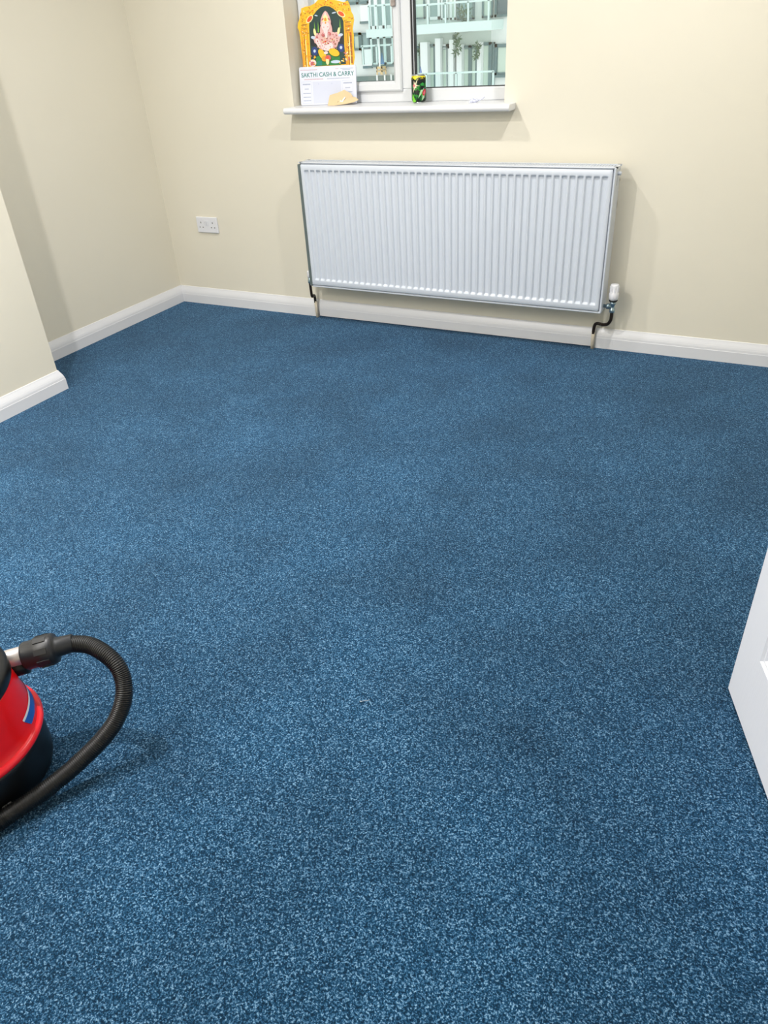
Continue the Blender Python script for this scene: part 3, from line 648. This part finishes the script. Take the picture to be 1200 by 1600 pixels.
b.cur = 3; cyl_patch(b, [scr(*p_) for p_ in [(600,860),(590,800),(640,720),(690,730),(695,800),(640,880)]], 6, .0012); b.cur = 2; cyl_patch(b, [scr(*p_) for p_ in [(610,830),(640,760),(665,770),(640,840)]], 4, .0016)
b.build('can_print', MC, can)

# ------------------------------------------------------------ white scrap on the sill, fluff on the carpet
b = MB(); b.smooth = True
M_SCRAP = mat('white_tissue', (208,212,232), .7)
p0 = Vector((1.862, .030, SZ+.006))
for k in range(7):
    a = k*.9; b.lathe([(.001,-.010),(.006,-.006),(.0075,0),(.005,.007),(.001,.011)], p0+Vector((.012*math.cos(a), .010*math.sin(a), .002*math.sin(3*a))), 8, Vector((math.cos(a*1.7), math.sin(a*2.1), .4)))
b.tube([p0+Vector((.01,.0,.0)), p0+Vector((.022,.006,.001)), p0+Vector((.034,.014,.006)), p0+Vector((.044,.018,.013))], lambda i: .0035-.0006*i, 8)
tag(b.build('paper_scrap', M_SCRAP, loc=p0-Vector((0,0,.006))), 'small twisted scrap of white tissue lying at the right end of the window sill', 'scrap')
f0 = at_z(564, 1096, .004); b = MB(); b.smooth = True
b.lathe([(.0004,-.003),(.0013,-.0015),(.0016,0),(.0010,.002),(.0003,.003)], f0, 8, Vector((1,.2,0)))
b.tube([f0, f0+Vector((.006,.004,.001)), f0+Vector((.013,.006,.002)), f0+Vector((.017,.012,.001))], .0006, 6)
tag(b.build('fluff', mat('grey_white_fluff', (170,182,192), .9), loc=f0-Vector((0,0,.004))), 'tiny speck of white fluff on the blue carpet near the centre', 'fluff')

# ------------------------------------------------------------ flats seen through the window
D = 28.0
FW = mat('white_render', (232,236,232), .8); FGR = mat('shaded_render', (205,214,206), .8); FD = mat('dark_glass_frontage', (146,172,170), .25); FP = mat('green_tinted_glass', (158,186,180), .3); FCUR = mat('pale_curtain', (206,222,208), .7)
FFR = mat('white_door_frame', (244,247,246), .5); FG2 = mat('grey_frame_and_shadow', (104,128,130), .5); FDK = mat('dark_grey_green', (120,136,130), .8); FMINT = mat('mint_glass_frame', (208,230,226), .4)  # the frame grey also colours the painted shadow strips
bl = tag(empty('apartment_building', (-8, D, -8)), 'white block of flats with glass balconies seen through the window', 'building')
def rect(px0_, py0_, px1_, py1_, Y):
    xm, ym = (px0_+px1_)/2, (py0_+py1_)/2
    return at(px0_, ym, 1, Y).x, at(xm, py1_, 1, Y).z, at(px1_, ym, 1, Y).x, at(xm, py0_, 1, Y).z
def fb(mb, r_, Y, d, m_=0):                # box on the facade: face at Y, d metres deep behind it
    x0, z0, x1, z1 = rect(*r_, Y); mb.cur = m_; mb.box((x0, Y, z0), (x1, Y+d, z1)); return mb
b = MB(); b.box((-60, D, -9), (25, D+8, 12)); b.build('wall', FW, bl)
def part(name, m_, rs, Y, d): 
    b = MB()
    for r_ in rs: fb(b, r_, Y, d)
    return b.build(name, m_, bl)
e_ = .02
def window(r_, glass, Y=D-.03, frame=FFR, t=.9, bars=(), glassd=None):
    x0, z0, x1, z1 = rect(*r_, Y); pp = t/27.0
    b = MB(); b.box((x0, Y, z0), (x1, Y+.02, z1)); w_ = b.build('window', glass, bl)
    b = MB(); q_ = .06*t
    for a in [((x0, z0), (x0+q_*1.5, z1)), ((x1-q_*1.5, z0), (x1, z1)), ((x0, z1-q_*1.5), (x1, z1)), ((x0, z0), (x1, z0+q_*1.5))]:
        b.box((a[0][0], Y-.06, a[0][1]), (a[1][0], Y, a[1][1]))
    for f_ in bars: xx = x0+(x1-x0)*f_; b.box((xx-q_, Y-.06, z0), (xx+q_, Y, z1))
    b.build('window_frame', frame, w_)
    if glass is FP:
        c = MB(); c.box((x0+(x1-x0)*.16, Y-.012, z0+.05), (x0+(x1-x0)*.86, Y-.002, z1-.12)); c.build('curtain', FCUR, w_)
    return w_
# right-hand bay, storey below eye level
part('soffit_wall', FGR, [(646,52,767,72)], D-.012, .02)  # shade under the slab is put into this wall's colour
window((649,72,657,140), FP, frame=FG2, t=.5)
part('pillar', FFR, [(657,66,668,142),(680,60,688,142),(702,62,708,142),(745,66,751,142),(713,70,721,142)], D-.35, .3)
window((669,69,681,142), FP, frame=FG2, t=.8); window((688,69,703,142), FD, frame=FFR, t=1.6); window((691,72,700,142), FP, Y=D-.06, frame=FG2, t=.5)
part('dark_gap_strip', FDK, [(707,55,712,142)], D-.1, .05)  # raised strip, the gap's darkness is put into its colour
window((721,71,735,142), FP, frame=FG2, t=.8); window((735,71,746,142), FP, frame=FG2, t=.8)
window((752,66,767,142), FP, frame=FG2, t=1.0); window((767,66,773,142), FD, frame=FG2, t=.5); window((773,68,805,118), FP, frame=FG2, t=1.2)
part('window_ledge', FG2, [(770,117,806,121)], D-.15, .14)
# balcony slab and the storey above
b = MB(); fb(b, (628,35.5,768,51), D-1.3, 1.3); b.build('balcony_slab', mat('mint_white_fascia', (212,232,228), .5), bl)
b = MB(); fb(b, (572,45,613,58), D-1.3, 1.3); b.build('balcony_slab', mat('mint_white_fascia', (212,232,228), .5), bl)
for r_, g_, fr_, t_ in [((646,-40,664,30),FP,FG2,.6),((668,-40,688,31),FD,FFR,1.1),((690,-40,700,31),FD,FFR,.6),((704,-40,713,31),FP,FFR,.8),((715,-40,742,31),FD,FG2,.8),((754,-40,771,28),FP,FG2,.8),((774,-40,800,26),mat('dark_blinded_window', (105,122,126), .4),FG2,.9)]:
    window(r_, g_, frame=fr_, t=t_)
# left-hand bay
window((540,-40,576,7), FD, frame=FG2, t=.9, bars=(.5,)); part('panel', FFR, [(563,8,577,33)], D-.12, .1); part('painted_shadow_strip', FG2, [(562,33,577,37)], D-.10, .08)  # grey strip paints the shadow under the panel
window((551,51,564,79), FP, frame=FG2, t=.9); window((564,51,578,79), FD, frame=FG2, t=.8)
window((576,-40,614,45), FD, frame=FFR, t=1.2, bars=(.3,.62))
window((580,56,616,101), mat('shadowed_balcony_glass', (104,122,122), .4), frame=FMINT, t=.9, bars=(.35,.62))  # the balcony's shade is put into the glass colour
part('panel', FFR, [(568,77,581,103)], D-.12, .1); part('painted_shadow_strip', FG2, [(567,103,581,107),(581,101,618,104.5)], D-.14, .1)  # grey strips paint the shadow line below panel and ledge
part('planter_strip', FDK, [(540,119,620,130)], D-.10, .08)
for r_ in [(588,117,590,130),(600,117,602,130),(610,116,612,130)]: part('strip_post', FFR, [r_], D-.16, .05)
# glass balustrades with handrails and posts
def balustrade(px0_, px1_, ytop, ybot, Y, posts):
    x0, z0, x1, z1 = rect(px0_, ytop, px1_, ybot, Y)
    b = MB(); b.box((x0, Y, z0), (x1, Y+.02, z1)); g_ = b.build('balustrade_glass', M_BALGL, bl)
    b = MB(); b.box((x0, Y-.03, z1-.03), (x1, Y+.05, z1+.03))
    for p_ in posts: xx = x0+(x1-x0)*p_; b.box((xx-.03, Y-.03, z0), (xx+.03, Y+.04, z1))
    b.build('handrail', FMINT, bl)
balustrade(630, 771, 114, 150, D-1.3, (.27,.6,.995))
balustrade(576, 613, 8, 45, D-1.3, (.02,.35,.7,.98)); balustrade(565, 613, 71, 100, D-.9, (.05,.5,.98)); balustrade(628, 768, 5, 36, D-1.3, (.1,.3,.5,.75,.97))
# things on the balconies
def thing_at(name, label, cat, m_, r_, Y, shape, group=None):
    x0, z0, x1, z1 = rect(*r_, Y); w = (x1-x0)/2; cx_ = (x0+x1)/2; b = MB(); b.smooth = True; h_ = z1-z0
    if shape == 'cone': b.lathe([(w*.9,0),(w,.05*h_),(w*.55,.5*h_),(w*.12,.95*h_),(.01,h_)], (cx_, Y, z0), 16)
    elif shape == 'bush':
        rd = random.Random(int(px_seed[0])); px_seed[0] += 1
        for k in range(60):
            c_ = Vector((cx_+rd.uniform(-w, w)*.8, Y+rd.uniform(-w, w)*.8, z0+h_*rd.random())); s_ = .09
            a_ = Vector((rd.uniform(-1,1), rd.uniform(-1,1), rd.uniform(-1,1))).normalized(); q_ = a_.orthogonal().normalized()
            b.add([c_, c_+a_*s_+q_*.03, c_+a_*s_*2, c_+a_*s_-q_*.03], [(0,1,2,3)])
        b.smooth = False
    elif shape == 'pole': b.tube([(cx_, Y, z0), (cx_+.02, Y, (z0+z1)/2), (cx_, Y, z1)], w, 8)
    return tag(b.build(name, m_, loc=(cx_, Y, z0)), label, cat, group)
px_seed = [1]
LEAF = mat('grey_green_leaves', (92,118,88), .7)
thing_at('parasol', 'small closed blue parasol on the flats balcony just above the drinks can', 'parasol', mat('periwinkle_blue_cloth', (130,150,215), .7), (655,104,660,120), D-.8, 'cone')
thing_at('parasol', 'blue folded cloth parasol on the shaded balcony seen through the left pane', 'parasol', mat('mid_blue_cloth', (96,150,205), .7), (594,82,600,100), D-.7, 'cone')
thing_at('pole', 'thin white pole standing on the balcony seen through the left pane', 'pole', FFR, (591,60,593.5,104), D-1.0, 'pole')
thing_at('hanging_plant', 'grey green hanging plant under the balcony slab beside the white doors', 'plant', LEAF, (709,52,719,84), D-.6, 'bush')
thing_at('hanging_plant', 'smaller hanging plant over the glass doors right of the white pillar', 'plant', LEAF, (742,68,749,90), D-.6, 'bush')
thing_at('potted_shrub', 'dull green shrub behind glass on the upper balcony', 'plant', LEAF, (717,12,736,34), D-.6, 'bush')
thing_at('wreath', 'dark oval hanging ornament on the pale wall at the left of the right pane', 'ornament', LEAF, (655,72,661,86), D-.12, 'bush')
b = MB(); x0, z0, x1, z1 = rect(588,104,597,117, D-.5)
for a in ((0,.0),(.85,.0)): b.box((x0+(x1-x0)*a[0], D-.5, z0), (x0+(x1-x0)*(a[0]+.15), D-.45, z1)); b.box((x0+(x1-x0)*a[0], D-.15, z0), (x0+(x1-x0)*(a[0]+.15), D-.10, z1))
b.box((x0, D-.5, z1-.08), (x1, D-.1, z1)); b.box((x0, D-.5, z0+.1), (x1, D-.12, z0+.15))
tag(b.build('stool', mat('light_orange_wood', (236,205,150), .6), loc=((x0+x1)/2, D-.3, z0)), 'small pale orange wooden stool below the shaded balcony', 'stool')
